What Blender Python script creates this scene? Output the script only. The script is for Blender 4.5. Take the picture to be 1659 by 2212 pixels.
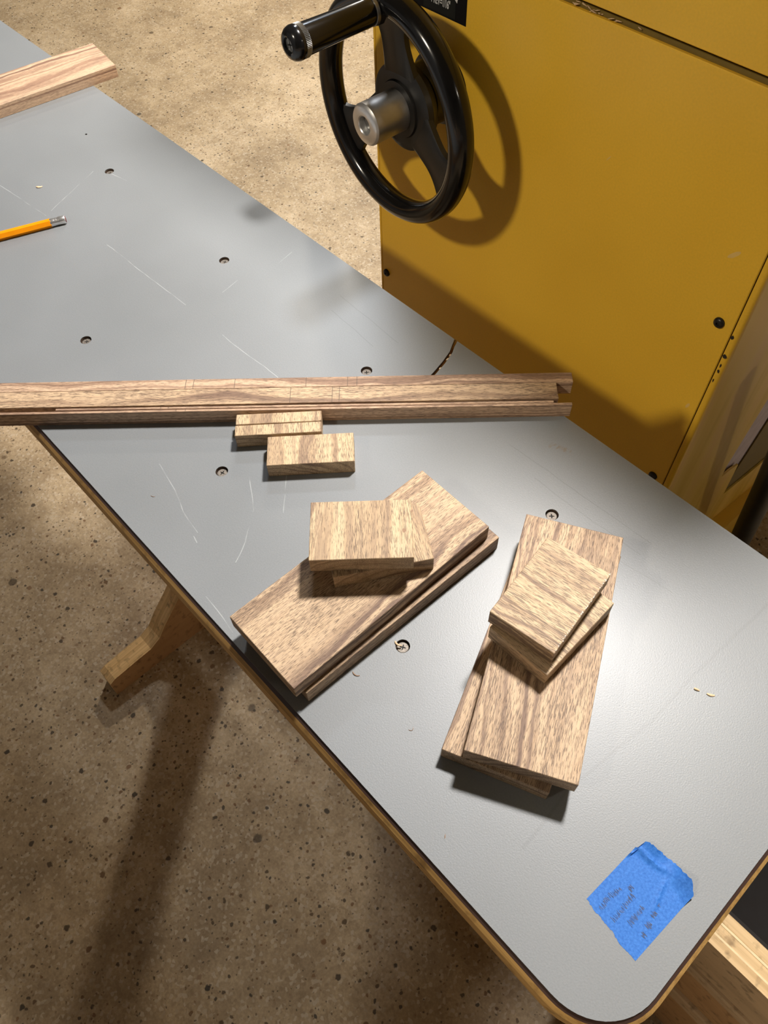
import bpy, bmesh, math, random
from mathutils import Vector, Matrix
from mathutils.geometry import tessellate_polygon

random.seed(7)
for o in list(bpy.data.objects):
    bpy.data.objects.remove(o, do_unlink=True)
scene = bpy.context.scene
C = scene.collection
PI = math.pi
TH = 0.85                      # height of the grey table top above the floor


def W(x, y, z=0.0):
    """millimetres relative to the table top -> metres in the room"""
    return Vector((x / 1000.0, y / 1000.0, TH + z / 1000.0))


# ------------------------------------------------------------------ camera
cam_d = bpy.data.cameras.new('camera')
cam = bpy.data.objects.new('camera', cam_d)
C.objects.link(cam)
RX = Vector((0.68272349, 0.73024041, -0.02525053))
RY = Vector((0.59754848, -0.57788667, -0.55586223))
RZ = Vector((-0.420505, 0.36441178, -0.83089084))
mw = Matrix.Identity(4)
for i in range(3):
    mw[i][0] = RX[i]
    mw[i][1] = -RY[i]
    mw[i][2] = -RZ[i]
p = W(0, 0, 489)
mw[0][3], mw[1][3], mw[2][3] = p
cam.matrix_world = mw
cam_d.sensor_fit = 'VERTICAL'
cam_d.sensor_height = 24.0
cam_d.lens = 24.0 * 1705.52 / 2212.0
cam_d.clip_start = 0.02
scene.camera = cam

# ------------------------------------------------------------------ world, lights, exposure
world = bpy.data.worlds.new('world')
scene.world = world
world.use_nodes = True
world.node_tree.nodes['Background'].inputs[0].default_value = (0.75, 0.8, 0.9, 1)
world.node_tree.nodes['Background'].inputs[1].default_value = 0.05

scene.view_settings.view_transform = 'Standard'
scene.view_settings.look = 'None'
scene.view_settings.gamma = 1.0
scene.view_settings.use_curve_mapping = False
scene.view_settings.exposure = 0.12

LAMPS = [  # x, y (mm), watts, colour, disc diameter, label
    (-385, 985, 56, (1.0, 0.965, 0.925), 0.20, 'round ceiling light behind the yellow machine'),
    (-1730, 1500, 16, (0.80, 0.89, 1.0), 0.22, 'round cool white ceiling light over the far open floor'),
    (-600, -1320, 36, (1.0, 0.89, 0.72), 0.20, 'round warm ceiling light on the near side of the table'),
    (2400, 900, 8, (1.0, 0.90, 0.76), 0.20, 'round warm ceiling light beyond the right end of the table'),
    (-2700, 2700, 70, (1.0, 0.92, 0.80), 0.20, 'added round ceiling light that brightens the far left floor'),  # no known fixture; added to brighten the far floor
]
CEIL = 2.46
for (lx, ly, lw, lc, ld, lb) in LAMPS:
    la = bpy.data.lights.new('ceiling_lamp', 'AREA')
    la.shape = 'DISK'
    la.size = ld
    la.energy = lw
    la.color = lc
    lo = bpy.data.objects.new('ceiling_lamp', la)
    C.objects.link(lo)
    lo.location = (lx / 1000, ly / 1000, CEIL - 0.045)


# ------------------------------------------------------------------ node helpers
class NT:
    def __init__(self, name):
        self.m = bpy.data.materials.new(name)
        self.m.use_nodes = True
        self.t = self.m.node_tree
        self.b = self.t.nodes['Principled BSDF']

    def n(self, typ, **kw):
        nd = self.t.nodes.new(typ)
        for k, v in kw.items():
            if k == 'inp':
                for kk, vv in v.items():
                    self.set(nd.inputs[kk], vv)
            else:
                setattr(nd, k, v)
        return nd

    def set(self, sock, v):
        if isinstance(v, bpy.types.NodeSocket):
            self.t.links.new(v, sock)
        else:
            sock.default_value = v

    def math(self, op, a, b=None, c=None, clamp=False):
        nd = self.t.nodes.new('ShaderNodeMath')
        nd.operation = op
        nd.use_clamp = clamp
        for i, v in enumerate((a, b, c)):
            if v is not None:
                self.set(nd.inputs[i], v)
        return nd.outputs[0]

    def vec(self, op, a, b=None, scale=None):
        nd = self.t.nodes.new('ShaderNodeVectorMath')
        nd.operation = op
        self.set(nd.inputs[0], a)
        if b is not None:
            self.set(nd.inputs[1], b)
        if scale is not None:
            self.set(nd.inputs['Scale'], scale)
        return nd.outputs['Value'] if op in ('DOT_PRODUCT', 'LENGTH', 'DISTANCE') else nd.outputs[0]

    def noise(self, vec, scale=1.0, detail=2.0, rough=0.5, dims='3D', w=None, dist=0.0):
        nd = self.t.nodes.new('ShaderNodeTexNoise')
        nd.noise_dimensions = dims
        if vec is not None:
            self.set(nd.inputs['Vector'], vec)
        if w is not None:
            self.set(nd.inputs['W'], w)
        nd.inputs['Scale'].default_value = scale
        nd.inputs['Detail'].default_value = detail
        nd.inputs['Roughness'].default_value = rough
        nd.inputs['Distortion'].default_value = dist
        return nd.outputs['Fac']

    def ramp(self, fac, stops, interp='LINEAR'):
        nd = self.t.nodes.new('ShaderNodeValToRGB')
        nd.color_ramp.interpolation = interp
        e = nd.color_ramp.elements
        while len(e) < len(stops):
            e.new(0.5)
        for el, (pos, col) in zip(e, stops):
            el.position = pos
            el.color = (*col, 1) if len(col) == 3 else col
        self.set(nd.inputs[0], fac)
        return nd.outputs[0]

    def mask(self, fac, lo, hi):
        nd = self.t.nodes.new('ShaderNodeMapRange')
        nd.inputs['From Min'].default_value = lo
        nd.inputs['From Max'].default_value = hi
        self.set(nd.inputs['Value'], fac)
        return nd.outputs[0]

    def mix(self, fac, a, b, blend='MIX'):
        nd = self.t.nodes.new('ShaderNodeMix')
        nd.data_type = 'RGBA'
        nd.blend_type = blend
        self.set(nd.inputs[0], fac)
        self.set(nd.inputs[6], a if isinstance(a, bpy.types.NodeSocket) else (*a, 1))
        self.set(nd.inputs[7], b if isinstance(b, bpy.types.NodeSocket) else (*b, 1))
        return nd.outputs[2]

    def obj(self):
        return self.t.nodes.new('ShaderNodeTexCoord').outputs['Object']

    def pos(self):
        return self.t.nodes.new('ShaderNodeNewGeometry').outputs['Position']

    def rand(self):
        return self.t.nodes.new('ShaderNodeObjectInfo').outputs['Random']

    def scale(self, v, s):
        return self.vec('MULTIPLY', v, s)

    def sep(self, v):
        nd = self.t.nodes.new('ShaderNodeSeparateXYZ')
        self.set(nd.inputs[0], v)
        return nd.outputs

    def comb(self, x, y, z):
        nd = self.t.nodes.new('ShaderNodeCombineXYZ')
        for i, v in enumerate((x, y, z)):
            self.set(nd.inputs[i], v)
        return nd.outputs[0]

    def bump(self, h, strength=0.2, dist=0.001):
        nd = self.t.nodes.new('ShaderNodeBump')
        nd.inputs['Strength'].default_value = strength
        nd.inputs['Distance'].default_value = dist
        self.set(nd.inputs['Height'], h)
        self.t.links.new(nd.outputs[0], self.b.inputs['Normal'])

    def out(self, col=None, rough=None, metal=None, spec=None, coat=None):
        for k, v in (('Base Color', col), ('Roughness', rough), ('Metallic', metal),
                     ('Specular IOR Level', spec), ('Coat Weight', coat)):
            if v is not None:
                if k == 'Base Color' and not isinstance(v, bpy.types.NodeSocket):
                    v = (*v, 1)
                self.set(self.b.inputs[k], v)
        return self.m


def plain(name, col, rough=0.5, metal=0.0, spec=0.5, var=0.06, sc=60.0):
    m = NT(name)
    f = m.noise(m.obj(), sc, 3)
    dark = tuple(c * (1 - var * 2) for c in col)
    lite = tuple(min(1, c * (1 + var * 2)) for c in col)
    c = m.ramp(f, [(0.3, dark), (0.7, lite)])
    r = m.mask(f, 0.0, 1.0)
    r2 = m.math('MULTIPLY_ADD', r, 0.1, rough - 0.05)
    return m.out(c, r2, metal, spec)


# ------------------------------------------------------------------ materials
def mat_walnut(name, light, mid, dark, pore=0.75, band=290.0, pith=-0.05):
    m = NT(name)
    co = m.obj()
    rnd = m.rand()
    off = m.vec('SCALE', (7.3, 3.1, 5.7), scale=rnd)
    q = m.vec('ADD', co, off)
    warp = m.noise(m.scale(q, (9, 22, 22)), 1.0, 3, 0.55)
    warp = m.math('MULTIPLY', m.math('SUBTRACT', warp, 0.5), 0.034)
    s = m.sep(co)
    y0 = m.math('MULTIPLY', m.math('SUBTRACT', rnd, 0.5), 0.09)
    yy = m.math('ADD', m.math('SUBTRACT', s[1], y0), warp)
    zz = m.math('SUBTRACT', s[2], pith)
    r = m.math('SQRT', m.math('ADD', m.math('MULTIPLY', yy, yy), m.math('MULTIPLY', zz, zz)))
    rr = m.math('MULTIPLY_ADD', r, band, m.math('MULTIPLY', rnd, 31.0))
    bands = m.noise(None, 1.0, 3, 0.6, '1D', rr)
    # broad drift of tone across a board
    drift = m.noise(m.scale(q, (5, 35, 35)), 1.0, 2)
    tone = m.math('MULTIPLY_ADD', drift, 0.45, m.math('MULTIPLY', bands, 0.9))
    col = m.ramp(tone, [(0.50, dark), (0.62, mid), (0.74, light)])
    stre = m.noise(m.scale(q, (9, 260, 260)), 1.0, 3, 0.6)
    col = m.mix(m.math('MULTIPLY', m.mask(stre, 0.50, 0.72), 0.55), col, dark)
    # fibres
    fib = m.noise(m.scale(q, (55, 1500, 1500)), 1.0, 2)
    col = m.mix(m.mask(fib, 0.35, 0.75), col, m.mix(1.0, col, (1.18, 1.15, 1.10), 'MULTIPLY'))
    # open pores: short dark dashes along the grain
    po = m.noise(m.scale(q, (190, 2300, 2300)), 1.0, 2.0, 0.55)
    dens = m.noise(m.scale(q, (12, 70, 70)), 1.0, 2)
    thr = m.math('MULTIPLY_ADD', dens, -0.24, 0.640)
    pm = m.math('MULTIPLY', m.math('SUBTRACT', po, thr), 15.0, clamp=True)
    pm = m.math('MULTIPLY', pm, pore)
    col = m.mix(pm, col, tuple(c * 0.55 for c in dark))
    m.bump(m.math('MULTIPLY_ADD', pm, -1.0, m.math('MULTIPLY', fib, 0.3)), 0.25, 0.0003)
    return m.out(col, m.math('MULTIPLY_ADD', fib, 0.12, 0.50), spec=0.35)


M = {}
M['walnut'] = mat_walnut('walnut', (0.56, 0.40, 0.255), (0.43, 0.295, 0.185), (0.20, 0.125, 0.085))
M['walnut_block'] = mat_walnut('walnut_block', (0.60, 0.445, 0.275), (0.48, 0.34, 0.205), (0.26, 0.17, 0.11), band=260)
M['walnut_strip'] = mat_walnut('walnut_strip', (0.58, 0.405, 0.275), (0.45, 0.30, 0.20), (0.25, 0.155, 0.105), pore=0.65, band=330)
M['walnut_stock'] = mat_walnut('walnut_stock', (0.58, 0.405, 0.27), (0.36, 0.22, 0.145), (0.20, 0.115, 0.08), pore=0.4, band=330)


def seg_mask(m, P, a, b, w):
    a = Vector((a[0], a[1], 0)) / 1000.0
    b = Vector((b[0], b[1], 0)) / 1000.0
    ba = b - a
    pa = m.vec('SUBTRACT', P, tuple(a))
    h = m.math('DIVIDE', m.vec('DOT_PRODUCT', pa, tuple(ba)), max(ba.length_squared, 1e-9), clamp=True)
    d = m.vec('LENGTH', m.vec('SUBTRACT', pa, m.vec('SCALE', tuple(ba), scale=h)))
    return m.mask(d, w / 1000.0, w * 0.35 / 1000.0)


def mat_laminate():
    m = NT('grey_laminate')
    P = m.pos()
    s = m.sep(P)
    P2 = m.comb(s[0], s[1], 0.0)
    big = m.noise(P2, 7.0, 3)
    fine = m.noise(P2, 900.0, 2)
    col = m.ramp(big, [(0.3, (0.200, 0.209, 0.214)), (0.7, (0.226, 0.236, 0.243))])
    col = m.mix(m.mask(fine, 0.3, 0.7), col, m.mix(1.0, col, (1.10, 1.10, 1.10), 'MULTIPLY'))
    P3 = m.vec('ADD', P2, m.vec('SCALE', m.n('ShaderNodeTexNoise', inp={'Vector': P2, 'Scale': 25.0}).outputs['Color'], scale=0.004))
    P3 = m.vec('SUBTRACT', P3, (0.002, 0.002, 0.002))
    s3 = m.sep(P3)
    P3 = m.comb(s3[0], s3[1], 0.0)
    lights, darks = None, None
    L = [((-403, 119), (-373, 113)), ((-373, 113), (-353, 106)), ((-353, 106), (-330, 103)), ((-329, 99), (-323, 98)),
         ((-343, 162), (-317, 146)), ((-317, 146), (-299, 124)), ((-299, 124), (-290, 108)), ((-831, 206), (-750, 215)),
         ((-282, 76), (-247, 73)), ((-524, 335), (-528, 356)), ((-529, 274), (-533, 294)), ((-484, 240), (-410, 243)),
         ((-665, 234), (-539, 239)), ((-753, 223), (-782, 289)), ((-300, 160), (-330, 190)), ((-770, 300), (-742, 306))]
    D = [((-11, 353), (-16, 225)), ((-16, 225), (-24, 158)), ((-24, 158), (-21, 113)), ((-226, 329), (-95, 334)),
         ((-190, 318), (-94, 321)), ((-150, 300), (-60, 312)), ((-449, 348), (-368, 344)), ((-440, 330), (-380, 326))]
    for a, b in L:
        k = seg_mask(m, P3, a, b, 0.42)
        lights = k if lights is None else m.math('MAXIMUM', lights, k)
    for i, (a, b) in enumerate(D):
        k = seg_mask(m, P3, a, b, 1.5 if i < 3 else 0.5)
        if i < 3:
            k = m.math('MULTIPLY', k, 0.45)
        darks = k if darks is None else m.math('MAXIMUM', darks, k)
    worn = m.mask(m.noise(P2, 60.0, 2), 0.35, 0.6)
    col = m.mix(m.math('MULTIPLY', m.math('MULTIPLY', lights, 0.35), worn), col, (0.72, 0.73, 0.73))
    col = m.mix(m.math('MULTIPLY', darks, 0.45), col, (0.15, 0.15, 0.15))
    # a rubbed brown stain near the far edge
    st = m.math('MULTIPLY', seg_mask(m, P3, (-201, 352), (-188, 357), 4.0),
                m.mask(m.noise(m.scale(P2, (500, 150, 1)), 1.0, 3), 0.48, 0.62))
    col = m.mix(m.math('MULTIPLY', st, 0.7), col, (0.22, 0.17, 0.12))
    tex = m.noise(P2, 1100.0, 1.0, 0.5)
    m.bump(tex, 0.20, 0.00025)
    return m.out(col, m.math('MULTIPLY_ADD', big, 0.06, 0.37), spec=0.5)


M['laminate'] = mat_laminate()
M['phenolic'] = plain('dark_brown_edge', (0.075, 0.040, 0.030), 0.45, sc=90)


def mat_ply(name, a, b, stretch):
    m = NT(name)
    P = m.obj()
    f = m.noise(m.scale(P, stretch), 1.0, 4, 0.6)
    g = m.noise(P, 90.0, 3)
    c = m.ramp(f, [(0.3, a), (0.7, b)])
    c = m.mix(m.mask(g, 0.55, 0.75), c, tuple(x * 0.6 for x in a))
    m.bump(f, 0.2, 0.0005)
    return m.out(c, 0.5, spec=0.35)


M['ply_edge'] = mat_ply('golden_plywood_edge', (0.46, 0.25, 0.075), (0.74, 0.45, 0.15), (14, 300, 500))
M['ply_edge_end'] = mat_ply('pale_plywood_edge', (0.48, 0.27, 0.10), (0.72, 0.48, 0.23), (300, 14, 500))
M['hole'] = plain('bored_wood', (0.09, 0.055, 0.035), 0.8)
M['dark_gap'] = plain('dark_gap', (0.008, 0.006, 0.005), 0.9)
M['screw'] = plain('zinc_screw', (0.21, 0.18, 0.15), 0.5, 0.35, sc=900, var=0.2)
M['slot'] = plain('screw_slot', (0.006, 0.006, 0.006), 0.7)
M['trestle_face'] = mat_ply('plywood_face', (0.55, 0.31, 0.14), (0.66, 0.39, 0.185), (30, 5, 30))
M['trestle_edge'] = mat_ply('plywood_lamination', (0.60, 0.36, 0.14), (0.85, 0.56, 0.25), (330, 3, 3))


def mat_yellow():
    m = NT('mustard_paint')
    P = m.obj()
    f = m.noise(P, 6.0, 2)
    g = m.noise(P, 500.0, 2)
    c = m.ramp(f, [(0.3, (0.74, 0.435, 0.030)), (0.7, (0.80, 0.485, 0.038))])
    c = m.mix(m.mask(g, 0.3, 0.7), c, m.mix(1.0, c, (1.08, 1.06, 1.05), 'MULTIPLY'))
    m.bump(m.noise(P, 350.0, 2), 0.10, 0.0006)
    return m.out(c, 0.38, spec=0.5)


M['yellow'] = mat_yellow()


def mat_yellow_reflect():
    m = NT('mustard_paint_floor_reflection')
    P = m.obj()
    f = m.noise(m.scale(P, (20, 22, 2.0)), 1.0, 3)
    c = m.ramp(f, [(0.3, (0.70, 0.45, 0.06)), (0.5, (0.84, 0.57, 0.13)), (0.7, (0.84, 0.54, 0.16))])  # tan streaks put the reflected floor into the base colour
    m.bump(m.noise(m.scale(P, (9, 11, 1.2)), 1.0, 2), 0.5, 0.004)
    return m.out(c, 0.34, spec=0.12)


M['yellow_reflect'] = mat_yellow_reflect()
M['chip'] = plain('chipped_primer', (0.02, 0.015, 0.01), 0.7)
M['lavender'] = plain('pale_inner_panel', (0.60, 0.52, 0.60), 0.6)
M['yellow_shade'] = plain('shaded_yellow_panel', (0.16, 0.105, 0.012), 0.6)  # yellow with the shade of the recess put into its colour
M['black_gloss'] = plain('black_enamel', (0.006, 0.006, 0.0065), 0.16, spec=0.5, var=0.1, sc=20)
M['black_satin'] = plain('black_satin', (0.012, 0.0115, 0.011), 0.38, spec=0.45)
M['rubber'] = plain('black_hose_rubber', (0.010, 0.010, 0.012), 0.45)
M['bolt'] = plain('black_bolt', (0.016, 0.015, 0.014), 0.38, 0.3)
M['knurl'] = plain('grey_metal_ring', (0.25, 0.25, 0.24), 0.4, 0.8)


def mat_alu():
    m = NT('turned_aluminium')
    P = m.obj()
    f = m.noise(m.scale(P, (8, 1600, 8)), 1.0, 2)
    g = m.noise(P, 45.0, 3)
    c = m.ramp(g, [(0.3, (0.36, 0.355, 0.35)), (0.7, (0.50, 0.495, 0.49))])
    m.bump(f, 0.2, 0.0003)
    return m.out(c, 0.42, 0.75, 0.5)


M['alu'] = mat_alu()
M['alu_bright'] = plain('bright_aluminium', (0.70, 0.70, 0.70), 0.32, 0.85)
M['decal'] = plain('black_decal', (0.002, 0.002, 0.003), 0.6, spec=0.2)
M['decal_grey'] = plain('charcoal_decal', (0.010, 0.011, 0.010), 0.6, spec=0.2)
M['ink'] = plain('white_ink', (0.62, 0.62, 0.62), 0.5)


def mat_floor():
    m = NT('polished_concrete')
    P = m.pos()
    s = m.sep(P)
    P = m.comb(s[0], s[1], 0.0)
    big = m.noise(P, 4.2, 4, 0.6)
    mid = m.noise(P, 26.0, 4, 0.65)
    fine = m.noise(P, 260.0, 3, 0.6)
    c = m.ramp(big, [(0.30, (0.31, 0.225, 0.132)), (0.50, (0.46, 0.345, 0.208)), (0.70, (0.60, 0.465, 0.30))])
    c = m.mix(m.mask(mid, 0.35, 0.75), c, m.mix(1.0, c, (0.72, 0.69, 0.66), 'MULTIPLY'))
    c = m.mix(m.mask(fine, 0.40, 0.75), c, m.mix(1.0, c, (1.28, 1.28, 1.28), 'MULTIPLY'))
    # sand grains
    vs = m.n('ShaderNodeTexVoronoi', inp={'Vector': P, 'Scale': 210.0})
    cs = m.sep(vs.outputs['Color'])
    c = m.mix(m.math('MULTIPLY', m.mask(cs[0], 0.55, 1.0), 0.30), c, (0.19, 0.125, 0.065))
    c = m.mix(m.math('MULTIPLY', m.mask(cs[1], 0.75, 1.0), 0.5), c, (0.66, 0.56, 0.42))
    # aggregate stones: two sizes of dark pebble, a few rust coloured
    wob = m.vec('SCALE', m.n('ShaderNodeTexNoise', inp={'Vector': P, 'Scale': 150.0}).outputs['Color'], scale=0.006)
    Pw = m.vec('ADD', P, wob)
    for sc, keep, rad, dk in ((190.0, 0.80, 0.34, 0.7), (95.0, 0.74, 0.30, 0.85), (42.0, 0.80, 0.21, 0.9), (17.0, 0.90, 0.16, 0.75)):
        v = m.n('ShaderNodeTexVoronoi', inp={'Vector': Pw, 'Scale': sc})
        cc = m.sep(v.outputs['Color'])
        k = m.math('MULTIPLY', m.mask(v.outputs['Distance'], rad, rad * 0.72),
                   m.math('GREATER_THAN', cc[0], keep))
        pc = m.ramp(cc[1], [(0.0, (0.030, 0.027, 0.022)), (0.5, (0.085, 0.055, 0.028)), (0.85, (0.20, 0.10, 0.04)), (1.0, (0.35, 0.25, 0.15))])
        c = m.mix(m.math('MULTIPLY', k, dk), c, pc)
    m.bump(mid, 0.05, 0.001)
    return m.out(c, m.math('MULTIPLY_ADD', mid, 0.25, 0.42), spec=0.4)


M['floor'] = mat_floor()
M['wall'] = plain('painted_wall', (0.18, 0.165, 0.145), 0.9, var=0.03, sc=4)
M['ceiling'] = plain('painted_ceiling', (0.20, 0.19, 0.175), 0.9, var=0.03, sc=4)


def mat_tape():
    m = NT('blue_masking_tape')
    P = m.obj()
    f = m.noise(P, 700.0, 3, 0.6)
    w = m.noise(P, 90.0, 2)
    c = m.ramp(f, [(0.3, (0.020, 0.125, 0.46)), (0.7, (0.050, 0.205, 0.62))])
    m.bump(m.math('ADD', f, m.math('MULTIPLY', w, 2.0)), 0.3, 0.0004)
    return m.out(c, 0.6, spec=0.3)


M['tape'] = mat_tape()
M['graphite'] = plain('graphite', (0.16, 0.16, 0.19), 0.35, 0.3)
M['pencil_line'] = plain('pencil_line', (0.13, 0.09, 0.065), 0.7)
M['pencil_paint'] = plain('orange_pencil_paint', (0.90, 0.30, 0.004), 0.3, spec=0.5, var=0.03)
M['ferrule'] = plain('silver_ferrule', (0.78, 0.78, 0.77), 0.25, 0.85)
M['eraser'] = plain('worn_eraser', (0.18, 0.05, 0.05), 0.8)
M['bare_wood'] = plain('bare_cedar', (0.62, 0.40, 0.22), 0.7)
M['chipwood'] = plain('pale_wood_chip', (0.72, 0.52, 0.32), 0.7, sc=900)
M['chipdark'] = plain('brown_wood_splinter', (0.30, 0.18, 0.11), 0.7, sc=900)
M['crumb'] = plain('pale_sawdust', (0.78, 0.70, 0.60), 0.8, sc=900)
M['scuff'] = plain('pale_scuff', (0.70, 0.47, 0.14), 0.5)
M['pine'] = mat_ply('pine_board', (0.48, 0.33, 0.19), (0.70, 0.50, 0.30), (3, 60, 26))
M['pine_brown'] = mat_ply('brown_pine_board', (0.46, 0.265, 0.12), (0.58, 0.34, 0.16), (3, 60, 30))
M['ply_top'] = mat_ply('plywood_top_edge', (0.55, 0.36, 0.17), (0.78, 0.56, 0.30), (5, 170, 60))
M['ply_glue'] = plain('plywood_glue_line', (0.80, 0.62, 0.36), 0.6)
M['cab_shade'] = plain('cabinet_interior_shade', (0.010, 0.006, 0.004), 0.8)  # near-black puts the shade inside the open cabinet into the colour
M['cab_grey'] = plain('grey_cabinet_paint', (0.16, 0.16, 0.165), 0.6)
M['lamp_white'] = plain('lamp_housing', (0.8, 0.8, 0.8), 0.5)


# ------------------------------------------------------------------ mesh helpers
def link(name, me, mat, parent=None, smooth=False):
    if not isinstance(me, bpy.types.Mesh):
        bm = me
        me = bpy.data.meshes.new(name)
        bmesh.ops.recalc_face_normals(bm, faces=bm.faces[:])
        bm.to_mesh(me)
        bm.free()
    me.materials.clear()
    me.materials.append(M[mat])
    if smooth:
        for f in me.polygons:
            f.use_smooth = True
        try:
            me.set_sharp_from_angle(angle=math.radians(38))
        except Exception:
            pass
    o = bpy.data.objects.new(name, me)
    C.objects.link(o)
    if parent:
        o.parent = parent
    return o


def tag(o, label, cat=None, group=None, kind=None):
    o['label'] = label
    if cat:
        o['category'] = cat
    if group:
        o['group'] = group
    if kind:
        o['kind'] = kind
    return o


def empty(name, loc, label, cat, rotz=0.0, group=None):
    o = bpy.data.objects.new(name, None)
    o.empty_display_size = 0.02
    C.objects.link(o)
    o.location = loc
    o.rotation_euler = (0, 0, rotz)
    tag(o, label, cat, group)
    return o


def mmv(v):
    return Vector((v[0] / 1000.0, v[1] / 1000.0, v[2] / 1000.0))


def box_bm(x0, x1, y0, y1, z0, z1, bevel=0.0, segs=1, bm=None):
    """box in millimetres"""
    own = bm is None
    bm2 = bmesh.new()
    bmesh.ops.create_cube(bm2, size=1.0)
    for v in bm2.verts:
        v.co = mmv(((x0 + x1) / 2 + v.co.x * (x1 - x0), (y0 + y1) / 2 + v.co.y * (y1 - y0), (z0 + z1) / 2 + v.co.z * (z1 - z0)))
    if bevel:
        bmesh.ops.bevel(bm2, geom=bm2.edges[:], offset=bevel / 1000.0, segments=segs, affect='EDGES', profile=0.5)
    if own:
        return bm2
    me = bpy.data.meshes.new('tmp')
    bm2.to_mesh(me)
    bm2.free()
    bm.from_mesh(me)
    bpy.data.meshes.remove(me)
    return bm


def fill_bm(contours, z0, z1, bm=None, cap0=False, cap1=True, frame=None):
    """prism between z0 and z1 (mm) over an outer contour with holes"""
    bm = bm or bmesh.new()
    fr = frame or (lambda a, b, c: mmv((a, b, c)))
    polys = [[Vector((x, y, 0)) for x, y in c] for c in contours]
    tris = tessellate_polygon(polys)
    flat = [p for c in contours for p in c]
    top = [bm.verts.new(fr(x, y, z1)) for x, y in flat]
    bot = [bm.verts.new(fr(x, y, z0)) for x, y in flat]
    for t in tris:
        try:
            if cap1:
                bm.faces.new([top[i] for i in t])
            if cap0:
                bm.faces.new([bot[i] for i in reversed(t)])
        except ValueError:
            pass
    k = 0
    for c in contours:
        n = len(c)
        for i in range(n):
            a, b = k + i, k + (i + 1) % n
            bm.faces.new([top[a], top[b], bot[b], bot[a]])
        k += n
    return bm


def lathe_bm(prof, segs=48, frame=None, bm=None, close=False):
    """profile [(radius, height)] in mm about local axis; frame(u, v, h)"""
    bm = bm or bmesh.new()
    fr = frame or (lambda u, v, h: mmv((u, v, h)))
    rings = []
    for r, h in prof:
        if r < 1e-6:
            rings.append([bm.verts.new(fr(0, 0, h))])
        else:
            rings.append([bm.verts.new(fr(r * math.cos(2 * PI * i / segs), r * math.sin(2 * PI * i / segs), h)) for i in range(segs)])
    for a, b in zip(rings, rings[1:]):
        for i in range(segs):
            j = (i + 1) % segs
            va = [a[i % len(a)], a[j % len(a)]]
            vb = [b[j % len(b)], b[i % len(b)]]
            vs = []
            for v in va + vb:
                if v not in vs:
                    vs.append(v)
            if len(vs) > 2:
                bm.faces.new(vs)
    return bm


def tube_bm(pts, rads, segs=12, bm=None, squash=None):
    """tube along points in metres with radii in metres"""
    bm = bm or bmesh.new()
    rings = []
    n = len(pts)
    up0 = Vector((0, 0, 1))
    for i, p in enumerate(pts):
        d = (pts[min(i + 1, n - 1)] - pts[max(i - 1, 0)]).normalized()
        up = up0 if abs(d.dot(up0)) < 0.95 else Vector((1, 0, 0))
        a = d.cross(up).normalized()
        b = a.cross(d).normalized()
        r = rads[i] if isinstance(rads, (list, tuple)) else rads
        sq = squash or 1.0
        rings.append([bm.verts.new(p + a * (r * math.cos(2 * PI * k / segs)) + b * (r * sq * math.sin(2 * PI * k / segs))) for k in range(segs)])
    for a, b in zip(rings, rings[1:]):
        for k in range(segs):
            j = (k + 1) % segs
            bm.faces.new([a[k], a[j], b[j], b[k]])
    bm.faces.new(rings[0][::-1])
    bm.faces.new(rings[-1])
    return bm


def circle(cx, cy, r, n=28, ph=0.0):
    return [(cx + r * math.cos(2 * PI * i / n + ph), cy + r * math.sin(2 * PI * i / n + ph)) for i in range(n)]


# ------------------------------------------------------------------ the room
def room_box(name, x0, x1, y0, y1, z0, z1, mat):
    bm = bmesh.new()
    bmesh.ops.create_cube(bm, size=1.0)
    for v in bm.verts:
        v.co = Vector(((x0 + x1) / 2 + v.co.x * (x1 - x0), (y0 + y1) / 2 + v.co.y * (y1 - y0), (z0 + z1) / 2 + v.co.z * (z1 - z0)))
    o = link(name, bm, mat)
    o['kind'] = 'structure'
    return o


X0, X1, Y0, Y1 = -5.2, 3.0, -3.2, 4.8
tag(room_box('floor', X0, X1, Y0, Y1, -0.1, 0.0, 'floor'), 'tan polished concrete floor flecked with dark stones')
tag(room_box('ceiling', X0, X1, Y0, Y1, CEIL, CEIL + 0.1, 'ceiling'), 'plain white ceiling')
tag(room_box('wall_left', X0 - 0.1, X0, Y0, Y1, 0, CEIL, 'wall'), 'plain pale workshop wall')
tag(room_box('wall_right', X1, X1 + 0.1, Y0, Y1, 0, CEIL, 'wall'), 'plain pale workshop wall')
tag(room_box('wall_front', X0, X1, Y0 - 0.1, Y0, 0, CEIL, 'wall'), 'plain pale workshop wall')
tag(room_box('wall_back', X0, X1, Y1, Y1 + 0.1, 0, CEIL, 'wall'), 'plain pale workshop wall')
for (lx, ly, lw, lc, ld, lb) in LAMPS:
    t = empty('ceiling_light', (lx / 1000, ly / 1000, CEIL), lb, 'ceiling light', group='round ceiling lights')
    link('housing', lathe_bm([(0, -1), (ld * 500 + 28, -1), (ld * 500 + 28, -34), (ld * 500 + 10, -40), (ld * 500 + 10, -30), (0, -30)], 40), 'lamp_white', t, True)

# ------------------------------------------------------------------ the grey table
TX0, TX1, TY0, TY1 = -1560.0, 75.3, 69.2, 382.3


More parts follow.
